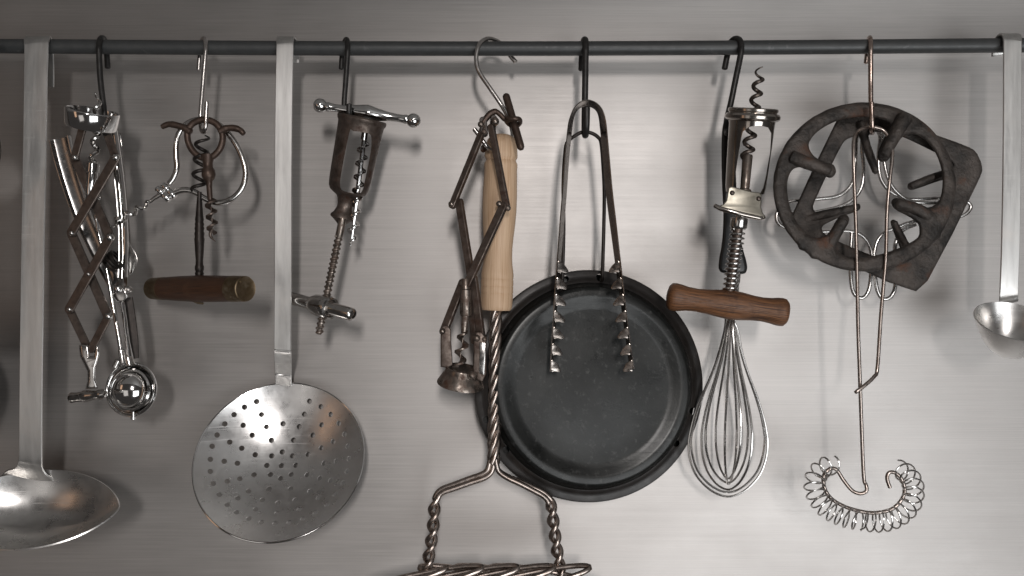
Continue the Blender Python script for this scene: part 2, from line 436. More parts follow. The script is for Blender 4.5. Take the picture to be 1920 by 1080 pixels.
# ------------------------------------------------------------------ left spoon ladle
LG = 'long steel ladles with folded handles'
t = thing('sauce_ladle', 'long steel ladle with pointed oval bowl at the left edge', 'ladle', P(69, 90, DF), LG)
hb = MB()
pth = [(80, 163, .050), (80, 130, .0508), (79, 100, .0515), (77, 82, .055), (73, 71, .063), (70, 71.5, .072), (69, 79, .0785), (68.5, 92, .080),
       (67, 165, .082), (65, 300, .084), (62, 450, .086), (60, 600, .086), (58, 750, .084), (57.5, 850, .078), (57, 872, .074), (57, 883, .0705), (57, 891, .0665), (57, 904, .060)]
wds = [44, 44, 44, 44, 45, 45.5, 45.5, 45, 43.5, 43.5, 43, 43, 42.5, 43, 46, 58, 86, 110]
q = [Vector((a, b, c)) for a, b, c in pth]; qq = spl(q, 5); ww = spl([Vector((x, 0, 0)) for x in wds], 5)
hb.ribbon([P(*v) for v in qq], [v.x*sc(.082) for v in ww], .0024, Vector((1, 0, 0)))
obj('handle', hb, M['satin'], t)
def bowl(cx, cy, d0, tilt, rim, depth, th, powr=2.0, rings=14, seg=72, flip=False):
    c = P(cx, cy, d0); n = Vector((0, -math.cos(tilt), math.sin(tilt))); u = Vector((1, 0, 0)); v = n.cross(u)
    vs = []; fs = []
    def pt(s, a, off):
        x, y = rim(a)
        return c+(u*x+v*y)*(s*(1+off*.5))-n*(depth*(1-s**powr)+off*.0)
    vs.append(c-n*depth)
    for i in range(1, rings+1):
        s = math.sin(PI/2*i/rings)
        for j in range(seg): vs.append(pt(s, 2*PI*j/seg, 0))
    for j in range(seg): fs.append([0, 1+j, 1+(j+1) % seg])
    for i in range(rings-1):
        for j in range(seg):
            j2 = (j+1) % seg; a = 1+i*seg
            fs.append([a+j, a+seg+j, a+seg+j2, a+j2])
    mb = MB().add(vs, fs)
    return evalmods(mb, [('SOLIDIFY', {'thickness': th, 'offset': 0})]), c, n, u, v
def lens(a_, b_):
    def f(a):
        x = math.cos(a); y = math.sin(a)
        k = (1-abs(x)**2.0)
        return (a_*x, math.copysign(b_*max(k, 0)**.66, y) if abs(y) > 1e-6 else 0)
    return f
b, c0, n0, u0, v0 = bowl(57, 953, .103, math.radians(49), lens(.0975, .0525), .036, .0016, 2.4)
obj('bowl', b, M['satin_bowl'], t)

# ------------------------------------------------------------------ skimmer
t = thing('skimmer', 'steel skimmer with round perforated bowl hanging from the rail', 'skimmer', P(534, 90, DF))
pth = [(546, 118, .050), (545, 100, .0515), (543, 82, .055), (538, 71, .063), (535.5, 71.5, .072), (534.5, 79, .0785), (534.5, 92, .080),
       (533, 165, .080), (531.5, 300, .078), (531, 500, .073), (530, 640, .064), (530, 656, .062), (530.3, 664, .058), (531, 698, .026), (531.2, 704, .023), (531.5, 722, .017)]
qq = [P(*v) for v in spl([Vector(v) for v in pth], 5)]
hb = MB().ribbon(qq, [32.6*sc(.084)]*len(qq), .0022, Vector((1, 0, 0)))
obj('handle', hb, M['satin'], t)
R = 160*sc(.07)
b, c0, n0, u0, v0 = bowl(522.5, 861, .063, math.radians(31), lambda a: (R*math.cos(a), R*.985*math.sin(a)), .034, .0014, 2.0, 16, 96)
holes = [(381,305),(649,303),(320,333),(707,331),(267,371),(406,371),(623,369),(756,370),(220,418),(313,425),(431,433),(515,417),(597,432),(710,423),(797,415),(181,474),(359,475),(665,475),(826,470),(245,510),(456,501),(568,500),(768,507),(156,531),(306,541),(511,560),(708,539),(842,530),(374,574),(458,580),(562,579),(640,571),(147,597),(217,607),(284,617),(433,628),(507,629),(579,627),(721,616),(783,606),(848,593),(147,658),(368,675),(451,674),(502,693),(556,673),(636,675),(838,657),(232,708),(296,695),(700,692),(755,703),(817,716),(162,719),(443,746),(553,745),(340,758),(651,757),(192,775),(286,793),(410,802),(489,817),(577,801),(694,791),(778,773),(232,827),(376,850),(597,850),(737,826),(280,865),(484,870),(679,865),(342,897),(614,897),(405,916),(474,922),(547,916)]
bvh = BVHTree.FromPolygons(b.v, b.f)
ct = MB()
for (hx, hy) in holes:
    ray = (P(340+hx/2.7, 640+hy/2.7, .1)-CAM).normalized()
    h = bvh.ray_cast(CAM, ray)
    if h[0] is None: continue
    nn = h[1] if h[1].dot(ray) < 0 else -h[1]
    rr = 5.4*sc(.09)
    ct.lathe(h[0]-nn*.006, nn, [(0, 0), (0, rr), (.012, rr), (.012, 0)], 14)
b = cut(b, ct)
obj('perforated_bowl', b, M['skimmer'], t, sharp=30)
obj('rim', MB().tube([c0+(u0*math.cos(2*PI*i/96)+v0*.985*math.sin(2*PI*i/96))*R for i in range(96)], .0011, 8, closed=True), M['chrome'], t)

# ------------------------------------------------------------------ right ladle
t = thing('soup_ladle', 'steel ladle with deep round cup at the right edge', 'ladle', P(1898, 90, DF), LG)
pth = [(1876, 103, .050), (1876, 100, .0505), (1878, 82, .055), (1887, 66.5, .063), (1896, 65.5, .072), (1898, 74, .0785), (1898, 88, .080),
       (1898, 165, .081), (1897, 300, .082), (1894.5, 450, .082), (1891.5, 540, .080), (1891, 560, .0765), (1891, 568, .0735)]
qq = [P(*v) for v in spl([Vector(v) for v in pth], 5)]
obj('handle', MB().ribbon(qq, [34*sc(.08)]*len(qq), .0024, Vector((1, 0, 0))), M['satin'], t)
R2 = 72*sc(.11)
b, *_ = bowl(1905, 602, .113, math.radians(61), lambda a: (R2*math.cos(a), R2*math.sin(a)), .043, .0014, 2.2, 16, 64)
obj('cup', b, M['satin_bowl'], t)

# ------------------------------------------------------------------ added skillet: its eye shows at the left edge, the rest only casts shade
t = thing('shadow_skillet', 'dark iron skillet at the left edge, mostly unseen, added to cast its shadow', 'skillet', P(-58, 90, DF))
cirp = lambda cx, cy, rx, ry, n=48, a0=0: [(cx+rx*math.cos(2*PI*i/n+a0), cy+ry*math.sin(2*PI*i/n+a0)) for i in range(n)]
obj('handle_eye', MB().plate([cirp(-72, 282, 75, 75), cirp(-72, 282, 40, 40, 32)], .115, .010, .003), M['cast_iron'], t)
obj('handle', MB().plate([[(-102, 60), (-20, 60), (-24, 220), (-104, 220)], [(-110, 345), (-28, 345), (-32, 640), (-115, 640)]], .115, .008, .002), M['cast_iron'], t)
q = sc(.09)
obj('pan', MB().lathe(P(-150, 720, .085), TOCAM, [(0, 0), (0, 112*q), (.01, 116*q), (.035, 120*q), (.035, 116*q), (.012, 110*q), (.006, 0)], 48), M['cast_iron'], t)

# ------------------------------------------------------------------ hooks
s_hook('dark S hook holding the chrome zigzag corkscrew and ice cream scoop',
       [(202, 127, .0525), (200.5, 104, .0525), (199, 88, .0535), (196, 75, .0585), (191.5, 71, .065), (187.5, 75, .072), (185.5, 88, .0768), (186, 104, .0775), (188.5, 150, .079), (194.5, 200, .082), (198, 228, .083), (198.5, 244, .088), (197.5, 250, .096), (197, 243, .104), (196.5, 232, .107)], 5.4, M['hook_dark'])
s_hook('bright chrome S hook holding the harp corkscrew and wooden T corkscrew',
       [(372.8, 131, .0525), (374.5, 104, .0525), (376.5, 88, .0535), (379, 76, .0585), (382, 72, .065), (385, 76, .072), (386, 90, .0768), (385.3, 104, .0775), (381, 155, .078), (376.5, 210, .080), (376.5, 235, .081), (379, 246, .087), (383, 247, .094), (385.5, 238, .098), (387, 215, .099), (388, 192, .099)], 4.1, M['hook_bright'])
s_hook('dark S hook with the chrome ball ended corkscrew bar behind it',
       [(640, 129, .0525), (641.5, 104, .0525), (644, 88, .0535), (647, 77, .0585), (649.5, 74, .065), (651.5, 78, .072), (652, 92, .0768), (651.5, 104, .0775), (648.5, 150, .078), (645.5, 190, .079), (646, 214, .080), (649, 224, .085), (652.5, 224, .094), (654, 214, .100), (654.8, 196, .101)], 5.0, M['hook_dark'])
s_hook('wide bright S hook of thin wire holding the rusty zigzag corkscrew and masher',
       [(967, 116, .053), (958, 106, .0528), (947, 91, .053), (935, 79, .0555), (918, 72.5, .063), (904, 77.5, .071), (896, 90, .0763), (893, 111, .0775), (898, 134, .0785), (917, 163, .0795), (937, 192, .080), (951, 216, .080), (959, 238, .080), (961.5, 256, .082), (957, 275, .085), (945, 287, .089), (930, 286, .095), (913, 274, .107), (899, 255, .108), (889.5, 242, .108)], 4.3, M['hook_bright'])
s_hook('dark S hook holding the serrated tongs and the black pan',
       [(1090, 131, .0525), (1091, 104, .0525), (1092.5, 88, .0535), (1094.5, 77, .0585), (1096.5, 74, .065), (1098, 78, .072), (1098.3, 92, .0768), (1098, 104, .0775), (1097.3, 150, .079), (1096.5, 200, .080), (1096, 238, .082), (1096.5, 251, .090), (1098, 253, .099), (1099.3, 240, .107), (1100, 222, .110), (1100.3, 202, .110)], 6.0, M['hook_dark'])
s_hook('dark tilted S hook holding the caged corkscrew and the whisk',
       [(1358.5, 129, .0525), (1363.5, 104, .0525), (1367, 88, .0535), (1373, 76, .0585), (1381, 72.5, .065), (1388, 77, .072), (1390, 90, .0768), (1388, 106, .0775), (1379, 150, .078), (1370.5, 192, .077), (1363, 224, .075), (1362, 242, .078), (1364, 250, .086), (1367, 246, .092)], 5.7, M['hook_dark'])
s_hook('coppery S hook holding the round cast iron grate',
       [(1624, 118, .0525), (1625.5, 104, .0525), (1627, 86, .0535), (1629, 74, .0585), (1631, 70.5, .065), (1632, 75, .072), (1632.4, 88, .0768), (1632.5, 104, .0775), (1632.5, 150, .077), (1632.8, 190, .074), (1633.5, 225, .073), (1634.5, 243, .079), (1635, 249, .092), (1635.2, 244, .108), (1635, 230, .113), (1634, 192, .115)], 4.5, M['hook_copper'])

CG = 'old corkscrews hanging from the rail'
# ------------------------------------------------------------------ chrome zigzag corkscrew (bell up)
t = thing('zigzag_corkscrew', 'zigzag corkscrew of brown steel bars hanging upside down with chrome bell at its top', 'corkscrew', P(174, 206, .1), CG)
dZ = .100; q = sc(dZ)
c = P(173.5, 207, dZ); v = (c-CAM).normalized(); ax = (Vector((.10, 0, 1)).normalized()*.96-v*.26).normalized()
bell = [(0, 45), (0, 47), (-2, 48), (-14, 47.2), (-30, 46), (-33, 44), (-33, 41), (-30, 42), (-4, 44), (0, 45)]
obj('bell', MB().lathe(c, ax, [(a*q, r*q) for a, r in bell], 48), M['chrome'], t)
obj('bell_bridge', MB().lathe(P(186, 252, dZ), P(180, 200, dZ)-P(186, 252, dZ), [(0, 0), (0, 9*q), (8*q, 13*q), (16*q, 12*q), (24*q, 7*q), (30*q, 5*q), (30*q, 0)], 20), M['chrome_old'], t)
wv = MB().tube(helix(P(176, 306, dZ), P(184, 176, dZ), 6*q, 4.4, .6, 20, 1, .7), [4.2*q]*70+[4.2*q*(1-i/30) for i in range(19)], 8)
obj('worm', wv, M['chrome_old'], t)
obj('collar', MB().lathe(P(175, 306, dZ), P(168, 384, dZ)-P(175, 306, dZ), [(0, 0), (0, 10*q), (1*q, 11.5*q), (17*q, 11.5*q), (18*q, 9*q), (20*q, 9*q), (20*q, 9.4*q), (72*q, 9.0*q), (74*q, 8*q), (74*q, 0)], 24), M['chrome'], t)
def bar(a, b, wd, d, name='link_bar', m='link', th=.0032, da=None, nrm=TOCAM+Vector((-.12, 0, .1))):
    return obj(name, MB().link(P(a[0], a[1], da or d), P(b[0], b[1], d), wd*sc(d), th, nrm), M[m], t)
bar((155, 240), (140, 295), 15, dZ+.006); bar((201, 250), (217, 296), 15, dZ-.003)
bar((140, 295), (206, 443), 17, dZ+.000); bar((217, 296), (134, 436), 18, dZ+.006)
bar((134, 437), (203, 594), 17, dZ+.000); bar((207, 444), (130, 580), 18, dZ+.006)
bar((130, 580), (166, 655), 15, dZ+.000); bar((203, 594), (171, 655), 15, dZ+.006)
for (x, y, r, dd) in ((140, 295, 5, .010), (217, 295, 6.5, .010), (134, 437, 4.5, .010), (206, 445, 7.5, .010), (165.5, 514, 4, .009), (130, 580, 4.5, .010), (203, 593, 7, .010), (181, 370, 6, .004)):
    obj('rivet', MB().rivet(P(x, y, dZ+dd-.001), r*sc(dZ+.01), h=.8), M['chrome_old'], t)
hd = MB()
hd.plate([spl_px for spl_px in [[(148, 648), (152, 645), (164, 646), (167, 650), (168, 668), (176, 668), (177, 650), (181, 645), (186, 648), (187, 664), (183, 678), (179, 690), (179, 712), (184, 728), (160, 730), (164, 714), (164, 696), (157, 682), (150, 668)]]], dZ+.003, .012, .003, 3)
obj('clevis', hd, M['chrome_old'], t)
hd = MB().lathe(P(133, 746, dZ-.006), P(209, 737, dZ+.012)-P(133, 746, dZ-.006), [(0, 0), (0, 9*q), (2*q, 10*q), (14*q, 9*q), (26*q, 9.5*q), (34*q, 11.5*q), (44*q, 10.5*q), (54*q, 8.5*q), (62*q, 8*q), (68*q, 9.5*q), (75*q, 9.5*q), (82*q, 6*q), (84*q, 0)], 24)
obj('cross_handle', hd, M['chrome_old'], t)

# ------------------------------------------------------------------ ice cream scoop
t = thing('ice_cream_scoop', 'chrome squeeze handled ice cream scoop with round bowl behind the zigzag corkscrew', 'scoop', P(200, 240, .08))
dS = .078; q = sc(dS)
uprof = [(x*q, y*q) for x, y in ((17, 4), (17.5, -2), (16, -6), (11, -8.5), (0, -9.5), (-11, -8.5), (-16, -6), (-17.5, -2), (-17, 4), (-15.5, 4), (-15.8, -1), (-14.2, -4.6), (-10, -6.6), (0, -7.6), (10, -6.6), (14.2, -4.6), (15.8, -1), (15.5, 4))]
lp = spl(PL([(112, 258, .082), (122, 300, .080), (137, 352, .078), (155, 405, .076), (178, 458, .076), (204, 512, .078), (214, 533, .080)]), 5)
ls = [(1.18-.55*(i/(len(lp)-1))**1.5) for i in range(len(lp))]
hn = [TOCAM+Vector((-.25, 0, .35))]*len(lp)
obj('handle', MB().sweep(lp, uprof, hn, ls), M['chrome_soft'], t)
rp = spl(PL([(209, 236, .080), (217, 290, .080), (224, 345, .080), (230, 420, .081), (231, 480, .082), (229, 525, .084), (228, 545, .084)]), 5)
obj('handle', MB().sweep(rp, [(a*.52, b*.8) for a, b in uprof], [TOCAM+Vector((-.5, 0, 0))]*len(rp), [1]*len(rp)), M['chrome'], t)
obj('handle_edge', MB().ribbon(spl(PL([(222, 250, .070), (230, 330, .070), (238, 420, .070), (241, 470, .070)]), 4), 9*q, .002, Vector((1, .3, 0))), M['chrome_old'], t)
obj('thumb_plate', MB().plate([[(p.x, p.y) for p in spl([Vector(a) for a in ((238, 425, 0), (241, 452, 0), (252, 470, 0), (258, 488, 0), (254, 502, 0), (246, 514, 0), (236, 513, 0), (235, 470, 0))], 4, True)]], .072, .002, .0006), M['chrome_old'], t)
obj('spring', MB().tube(helix(P(203, 497, .08), P(224, 482, .08), 17*q, 5, 0, 20), 2.3*q, 8), M['black_iron'], t)
pv = MB().plate([[(213, 535), (225, 522), (233, 520), (236, 548), (240, 556), (232, 565), (220, 566), (212, 556)]], .083, .008, .0015)
obj('pivot_bracket', pv, M['chrome_old'], t)
obj('pivot_pin', MB().rivet(P(220, 542, .0885), 7.5*q, h=.6), M['chrome'], t)
obj('pivot_pin', MB().rivet(P(241, 543, .083), 7*q, Vector((.5, -1, 0)), h=.8), M['chrome_old'], t)
obj('rod', MB().tube(spl(PL([(178, 388, .079), (184, 430, .080), (197, 487, .081), (212, 570, .083), (228, 662, .085)]), 4), [3.2*q]*4+[4.2*q]*13, 12), M['chrome'], t)
obj('rod', MB().tube(PL([(229, 567, .085), (234, 600, .085), (239, 640, .085), (243, 668, .084)]), [4.5*q, 4.2*q, 4.2*q, 5.5*q], 12), M['chrome'], t)
obj('arm', MB().ribbon(PL([(240, 558, .073), (247, 600, .073), (252, 640, .073), (256, 672, .073)]), [17*q, 16*q, 15*q, 9*q], .002, Vector((1, .2, 0))), M['black_iron'], t)
obj('rod_collar', MB().lathe(P(227, 655, .085), P(232, 684, .085)-P(227, 655, .085), [(0, 0), (0, 5.6*q), (2*q, 6*q), (26*q, 6*q), (26*q, 0)], 20), M['chrome_old'], t)
obj('lug', MB().lathe(P(216, 688, .082), P(224, 672, .082)-P(216, 688, .082), [(0, 0), (0, 6*q), (14*q, 6*q), (16*q, 4*q), (16*q, 0)], 16), M['chrome_old'], t)
obj('lug', MB().lathe(P(244, 684, .083), P(240, 668, .083)-P(244, 684, .083), [(0, 0), (0, 9*q), (14*q, 8*q), (16*q, 4*q), (16*q, 0)], 16), M['chrome_old'], t)
ax = (P(244, 731, .14)-P(248, 730, .08)); bc = P(248, 730, .078)
br = []
for i in range(13):
    a = PI/2*i/12; br.append((-math.cos(a)*24*q, math.sin(a)*46*q))
br += [(1*q, 49.5*q), (3*q, 51*q), (5*q, 51*q), (6.5*q, 49.5*q), (5.5*q, 46*q), (3*q, 43*q), (-8*q, 38*q), (-9*q, 0)]
br[0] = (br[0][0], 0)
obj('bowl', MB().lathe(bc, TOCAM*.97+Vector((-.12, 0, .10)), br, 48), M['chrome'], t)
obj('inner_ring', MB().lathe(P(245, 731, .083), TOCAM+Vector((-.15, 0, .1)), [(-.004, 38*q), (0, 40.5*q), (.0025, 40.5*q), (.004, 38*q), (.002, 35*q), (-.004, 33*q), (-.004, 38*q)], 40), M['chrome'], t)
dm = [(math.cos(PI/2*i/10)*24*q, math.sin(PI/2*i/10)*34*q) for i in range(11)]; dm[0] = (dm[0][0], 0)
obj('dome', MB().lathe(P(243, 731, .079), TOCAM+Vector((-.12, 0, .06)), dm+[(0, 0)], 40), M['chrome'], t)
obj('stop_screw', MB().lathe(P(250, 772, .086), P(250, 788, .086)-P(250, 772, .086), [(0, 0), (0, 2.5*q), (10*q, 2.5*q), (10*q, 5*q), (14*q, 5*q), (15*q, 3*q), (15*q, 0)], 14), M['chrome'], t)

# ------------------------------------------------------------------ harp shaped folding corkscrew
t = thing('folding_corkscrew', 'chrome folding corkscrew whose harp shaped bow loops behind the horned corkscrew', 'corkscrew', P(382, 224, .082), CG)
dH = .085; q = sc(dH)
bow = [(318, 344), (326, 333), (332, 315), (331, 295), (330.5, 273), (336, 250), (350, 233), (372, 224.5), (395, 226), (419, 241), (441, 268), (456, 300), (461, 328), (453, 355), (433, 374), (408, 380), (385, 372), (366, 360), (346, 356), (328, 361), (314, 366)]
obj('bow', MB().tube(spl(PL(bow, dH), 6), 5.8*q, 14), M['chrome_old'], t)
hx = (P(298, 367, dH)-P(330, 348, dH)).normalized(); hy = (P(330, 376, dH)-P(300, 346, dH)).normalized()
hc = P(311.5, 360.5, dH)
for s_ in (-1, 1):
    cc = hc+hx*(6.2*q*s_)
    obj('hinge_knuckle', MB().lathe(cc-hy*17*q, hy, [(0, 0), (0, 5*q), (2*q, 6.6*q), (14*q, 6.8*q), (17*q, 5.4*q), (20*q, 6.8*q), (32*q, 6.6*q), (34*q, 5*q), (34*q, 0)], 18), M['chrome'], t)
wm = MB().tube(PL([(303, 364), (290, 372), (280, 380)], dH), [5*q, 4.2*q, 3.6*q], 10)
hl = helix(P(281, 380, dH), P(206, 421, .088), 7.2*q, 3.9, 1.2, 22, .55, 1)
n_ = len(hl); wm.tube(hl, [3.4*q if i < n_-22 else 3.4*q*(1-.7*(i-n_+22)/22) for i in range(n_)], 8)
obj('worm', wm, M['chrome_old'], t)

# ------------------------------------------------------------------ horned corkscrew
t = thing('finger_corkscrew', 'small dark corkscrew with ring and two curled horns beside its rusty worm', 'corkscrew', P(385, 232, .09), CG)
dE = .0925; q = sc(dE)
ring = MB().tube(spl(PL([(383, 224.5), (404, 231), (416, 248), (417, 266), (409, 284), (393, 296), (375, 294), (360, 281), (352, 262), (353, 243), (364, 230)], dE), 6, True),
          6.2*q, 12, closed=True)
obj('finger_ring', ring, M['dark_brown'], t)
for pts in ([(357, 248), (346, 240), (331, 235), (316, 233), (304, 238)], [(412, 247), (424, 241), (438, 240), (450, 244), (457, 251)]):
    obj('horn', MB().tube(spl(PL(pts, dE+.001), 5), [7*q]*6+[6.3*q]*8+[5.6*q]*5+[5*q]*2, 12), M['dark_brown'], t)
obj('neck', MB().lathe(P(389, 290, dE), P(394, 376, dE)-P(389, 290, dE), [(0, 0), (0, 13*q), (8*q, 11*q), (16*q, 9*q), (24*q, 9*q), (30*q, 12*q), (38*q, 13*q), (45*q, 11*q), (50*q, 6.5*q), (60*q, 5.4*q), (84*q, 5*q), (88*q, 3*q), (88*q, 0)], 24), M['dark_brown'], t)
wm = MB().worm(P(394.5, 370, dE), P(399, 436, dE), 11*q, 3.1, 1.5*q, 7*q, 2.2, tip=False)
wm.tube(spl(PL([(398, 430, dE), (394, 440, dE+.002), (398, 447, dE), (404, 453, dE-.001)]), 5), [3.4*q]*5+[2.8*q]*5+[2.2*q, 1.8*q, 1.5*q, 1.2*q, .9*q, .6*q], 8)
obj('worm', wm, M['rusty'], t)

# ------------------------------------------------------------------ wooden T corkscrew hung by its worm
t = thing('t_handle_corkscrew', 'corkscrew hung by its worm with dark wooden T handle capped in brass', 'corkscrew', P(380, 245, .085), CG)
dT = .088; q = sc(dT)
hp = helix(P(381, 252, dT), P(371, 364, dT), 11.5*q, 4.0, 2.3, 24, 1, 1)
n_ = len(hp)
obj('worm', MB().tube(hp, [3.6*q*min(1, .35+i/24) for i in range(n_)], 10), M['black_iron'], t)
sh = [(0, 0), (0, 4.2), (10, 4.6), (26, 5.6), (44, 7), (52, 8.2), (56, 7.2), (60, 8.6), (64, 7.6), (68, 9), (73, 7.8), (78, 9.4), (84, 8.4), (88, 9.4), (96, 8.8), (112, 8), (128, 6.8), (136, 7), (140, 8.4), (146, 8.2), (149, 7), (153, 8.4), (157, 7.2), (166, 8.4), (170, 0)]
obj('shaft', MB().lathe_px(P(374, 360, dT), P(374, 530, dT), sh, dT, 20), M['black_iron'], t)
A = P(287, 541, dT-.042); B = P(460, 541.6, dT+.050); ux = (B-A).normalized(); Ln = (B-A).length
hr = [(0, 20.5), (.10, 21.5), (.3, 24), (.5, 25), (.7, 24.6), (.86, 23.4), (1, 22.5)]
def rad(u):
    for (a, b_), (c_, d_) in zip(hr, hr[1:]):
        if u <= c_: return b_+(d_-b_)*(u-a)/(c_-a)
    return hr[-1][1]
def seg_prof(u0, u1, extra=0): return [(Ln*(u0+(u1-u0)*i/10), (rad(u0+(u1-u0)*i/10)+extra)*q) for i in range(11)]
obj('grip', MB().lathe(A, ux, [(Ln*.05, 0)]+seg_prof(.05, .95)+[(Ln*.95, 0)], 40), M['dark_wood'], t)
e0 = seg_prof(0, .13, .5); obj('end_cap', MB().lathe(A, ux, [(-.0012, 0), (-.0012, e0[0][1]*.85)]+e0+[(Ln*.13, 0)], 40), M['brass'], t)
e1 = seg_prof(.875, 1, .5); obj('end_cap', MB().lathe(A, ux, [(Ln*.875, 0)]+e1+[(Ln+.0008, e1[-1][1]*.94), (Ln+.0002, e1[-1][1]*.88), (Ln+.0004, 0)], 40), M['brass'], t)
obj('brush_stub', MB().tube(PL([(360, 563, dT+.004), (371, 568, dT+.006), (381, 569, dT+.006)]), 2.2*q, 8), M['brass'], t)

# ------------------------------------------------------------------ ball-ended bar corkscrew
t = thing('ball_end_corkscrew', 'chrome corkscrew with ball ended crossbar lying across the rusty frame', 'corkscrew', P(688, 212, .09), CG)
dB = .091; q = sc(dB)
A = P(601, 198, dB); B = P(775.5, 226, dB); Ln = (B-A).length/q
pr = [(-13.6, 0)]
for i in range(1, 9): a = PI*i/10; pr.append((-13.6*math.cos(a), 13.6*math.sin(a)))
pr += [(14, 9.2), (20, 7.8), (30, 7.2), (45, 8.2), (65, 11.5), (80, 14.5), (88, 16), (96, 15), (108, 12), (128, 8.6), (146, 7.2), (156, 7.6), (162, 9)]
for i in range(2, 10): a = PI*i/10; pr.append((Ln-13.6*math.cos(a), 13.6*math.sin(a)))
pr.append((Ln+13.6, 0))
obj('crossbar', MB().lathe_px(A, B, pr, dB, 28), M['chrome'], t)
wm = MB().tube(PL([(690, 212, dB), (686, 235, dB-.002), (682, 262, dB-.004)]), 6*q, 12)
wm.worm(P(683, 256, dB-.004), P(658, 462, dB-.012), 11*q, 8.2, 2.2*q, 6.5*q, .4, tip=True, core=4.6*q)
obj('worm', wm, M['chrome'], t)

# ------------------------------------------------------------------ rusty frame corkscrew
t = thing('frame_corkscrew', 'rusty open frame corkscrew with threaded rod and loose crossbar nut', 'corkscrew', P(679, 222, .09), CG)
dF = .090; q = sc(dF)
A = P(679.5, 221, dF); B = P(640.5, 419, dF); c = (A+B)/2
vv = (A-CAM).normalized(); axF = ((B-A).normalized()*.975+vv*.12).normalized()
outer = [(0, 41), (0, 45), (3, 46.5), (8, 45.5), (12, 43), (30, 42), (80, 40.5), (120, 39), (134, 37.5), (141, 34), (146, 27), (150, 20), (156, 16.5), (165, 14.5), (173, 15), (182, 19), (187, 23.5), (191, 24), (196, 17), (200, 12), (204, 8)]
inner = [(204, 0), (148, 0), (144, 14), (139, 25), (130, 33), (116, 35), (40, 36.5), (8, 37.5), (0, 41)]
fr = MB().lathe(A, axF, [(a*q, r*q) for a, r in outer+inner], 48)
win = [(655, 249), (663, 246), (690, 250), (696, 258), (695, 285), (684, 340), (679, 358), (670, 363), (644, 358), (638, 348), (640, 325)]
sm = [(p.x, p.y) for p in spl([Vector((a, b_, 0)) for a, b_ in win], 3, True)]
fr = cut(fr, MB().plate([sm], dF, .14, .0001, 0))
obj('frame', fr, M['rusty'], t, sharp=35)
A2 = P(642.5, 410, dF); B2 = P(597.5, 627, dF+.004)
Lr = (B2-A2).length/q
obj('threaded_rod', MB().lathe_px(A2, B2, [(0, 0), (0, 7.2), (34, 7.2), (36, 5.6), (Lr-3, 5.6), (Lr, 4), (Lr, 0)], dF, 18), M['rusty_pale'], t)
u_ = (B2-A2).normalized()
obj('thread', MB().tube(helix(A2+u_*34*q, B2-u_*3*q, 5.9*q, 21, 0, 14), 2.4*q, 6), M['rusty_pale'], t)
A3 = P(546, 559, dF-.034); B3 = P(661, 589.5, dF+.030); u_ = (B3-A3).normalized(); Lb = (B3-A3).length/q
obj('crossbar', MB().lathe_px(A3, B3, [(-6, 0), (-6, 11), (-4, 12), (Lb-3, 12.3), (Lb, 10.5), (Lb+1.5, 7), (Lb+2.5, 0)], dF, 28), M['chrome_old'], t)
nm = (P(610, 577, dF+.012)-P(610, 577, dF+.012))
Cn = A3+u_*(Lb*.52)*q
nb = MB().lathe(Cn, u_, [(-34*q, 12.2*q), (-30*q, 15*q), (-16*q, 20*q), (0, 21.5*q), (12*q, 22.5*q), (20*q, 22.8*q), (24*q, 21*q), (25.5*q, 17*q), (22*q, 14.5*q), (22*q, 12.2*q), (-34*q, 12.2*q)], 36)
obj('nut', nb, M['chrome_old'], t)

# ------------------------------------------------------------------ rusty zigzag corkscrew (bell down)
t = thing('zigzag_corkscrew', 'rusty zigzag corkscrew with dark T bar at top in front of the beech handle', 'corkscrew', P(925, 225, .115), CG)
dR = .117; q = sc(dR)
Ta = P(949.5, 182, dR-.012); Tb = P(976.5, 276, dR+.004); u_ = (Tb-Ta).normalized(); LT = (Tb-Ta).length/q
obj('t_bar', MB().lathe_px(Ta, Tb, [(-6, 0), (-6, 4.5), (-3, 6.8), (0, 7.2), (LT-4, 7.4), (LT+1, 6.8), (LT+5, 4.2), (LT+6.5, 0)], dR, 22), M['dark_brown'], t)
ey = spl(PL([(950, 222, dR+.002), (957, 223.5, dR+.006), (967, 222.5, dR+.007), (974, 224, dR+.003), (974.5, 231, dR-.004), (966, 237, dR-.012), (955, 233, dR-.012), (949, 226, dR-.006)]), 5, True)
obj('eye', MB().tube(ey, 4.6*q, 12, closed=True), M['dark_brown'], t)
st = MB().tube(spl(PL([(955, 225, dR), (946, 223, dR), (938, 215, dR), (930, 209.5, dR), (921, 212, dR), (913, 220, dR), (907, 228, dR), (903, 238, dR)]), 6), [5*q]*18+[6*q]*25, 12)
obj('strap', st, M['dark_brown'], t)
st = MB().link(P(906, 226, dR-.002), P(908, 250, dR-.002), 14*q, .010).link(P(926, 222, dR-.003), P(923, 246, dR-.003), 12*q, .008)
obj('knuckle', st, M['black_iron'], t)
bar((907, 240), (848, 386), 12, dR, m='rusty', th=.006, nrm=TOCAM+Vector((-.5, 0, .1))); bar((921, 238), (950, 388), 12, dR+.004, m='rusty', th=.006, nrm=TOCAM+Vector((-.5, 0, .1)))
bar((861, 378), (884, 522), 14, dR-.003, m='rusty', th=.006, nrm=TOCAM+Vector((-.5, 0, .1))); bar((944, 386), (877, 532), 15, dR+.004, m='rusty', th=.006, nrm=TOCAM+Vector((-.5, 0, .1)))
bar((868, 530), (832, 622), 15, dR-.003, m='rusty', th=.006, nrm=TOCAM+Vector((-.5, 0, .1))); bar((888, 522), (903, 634), 14, dR+.000, m='rusty', th=.006, nrm=TOCAM+Vector((-.5, 0, .1)))
bar((882, 545), (890, 640), 12, dR-.006, m='rusty', th=.006, nrm=TOCAM+Vector((-.5, 0, .1)))
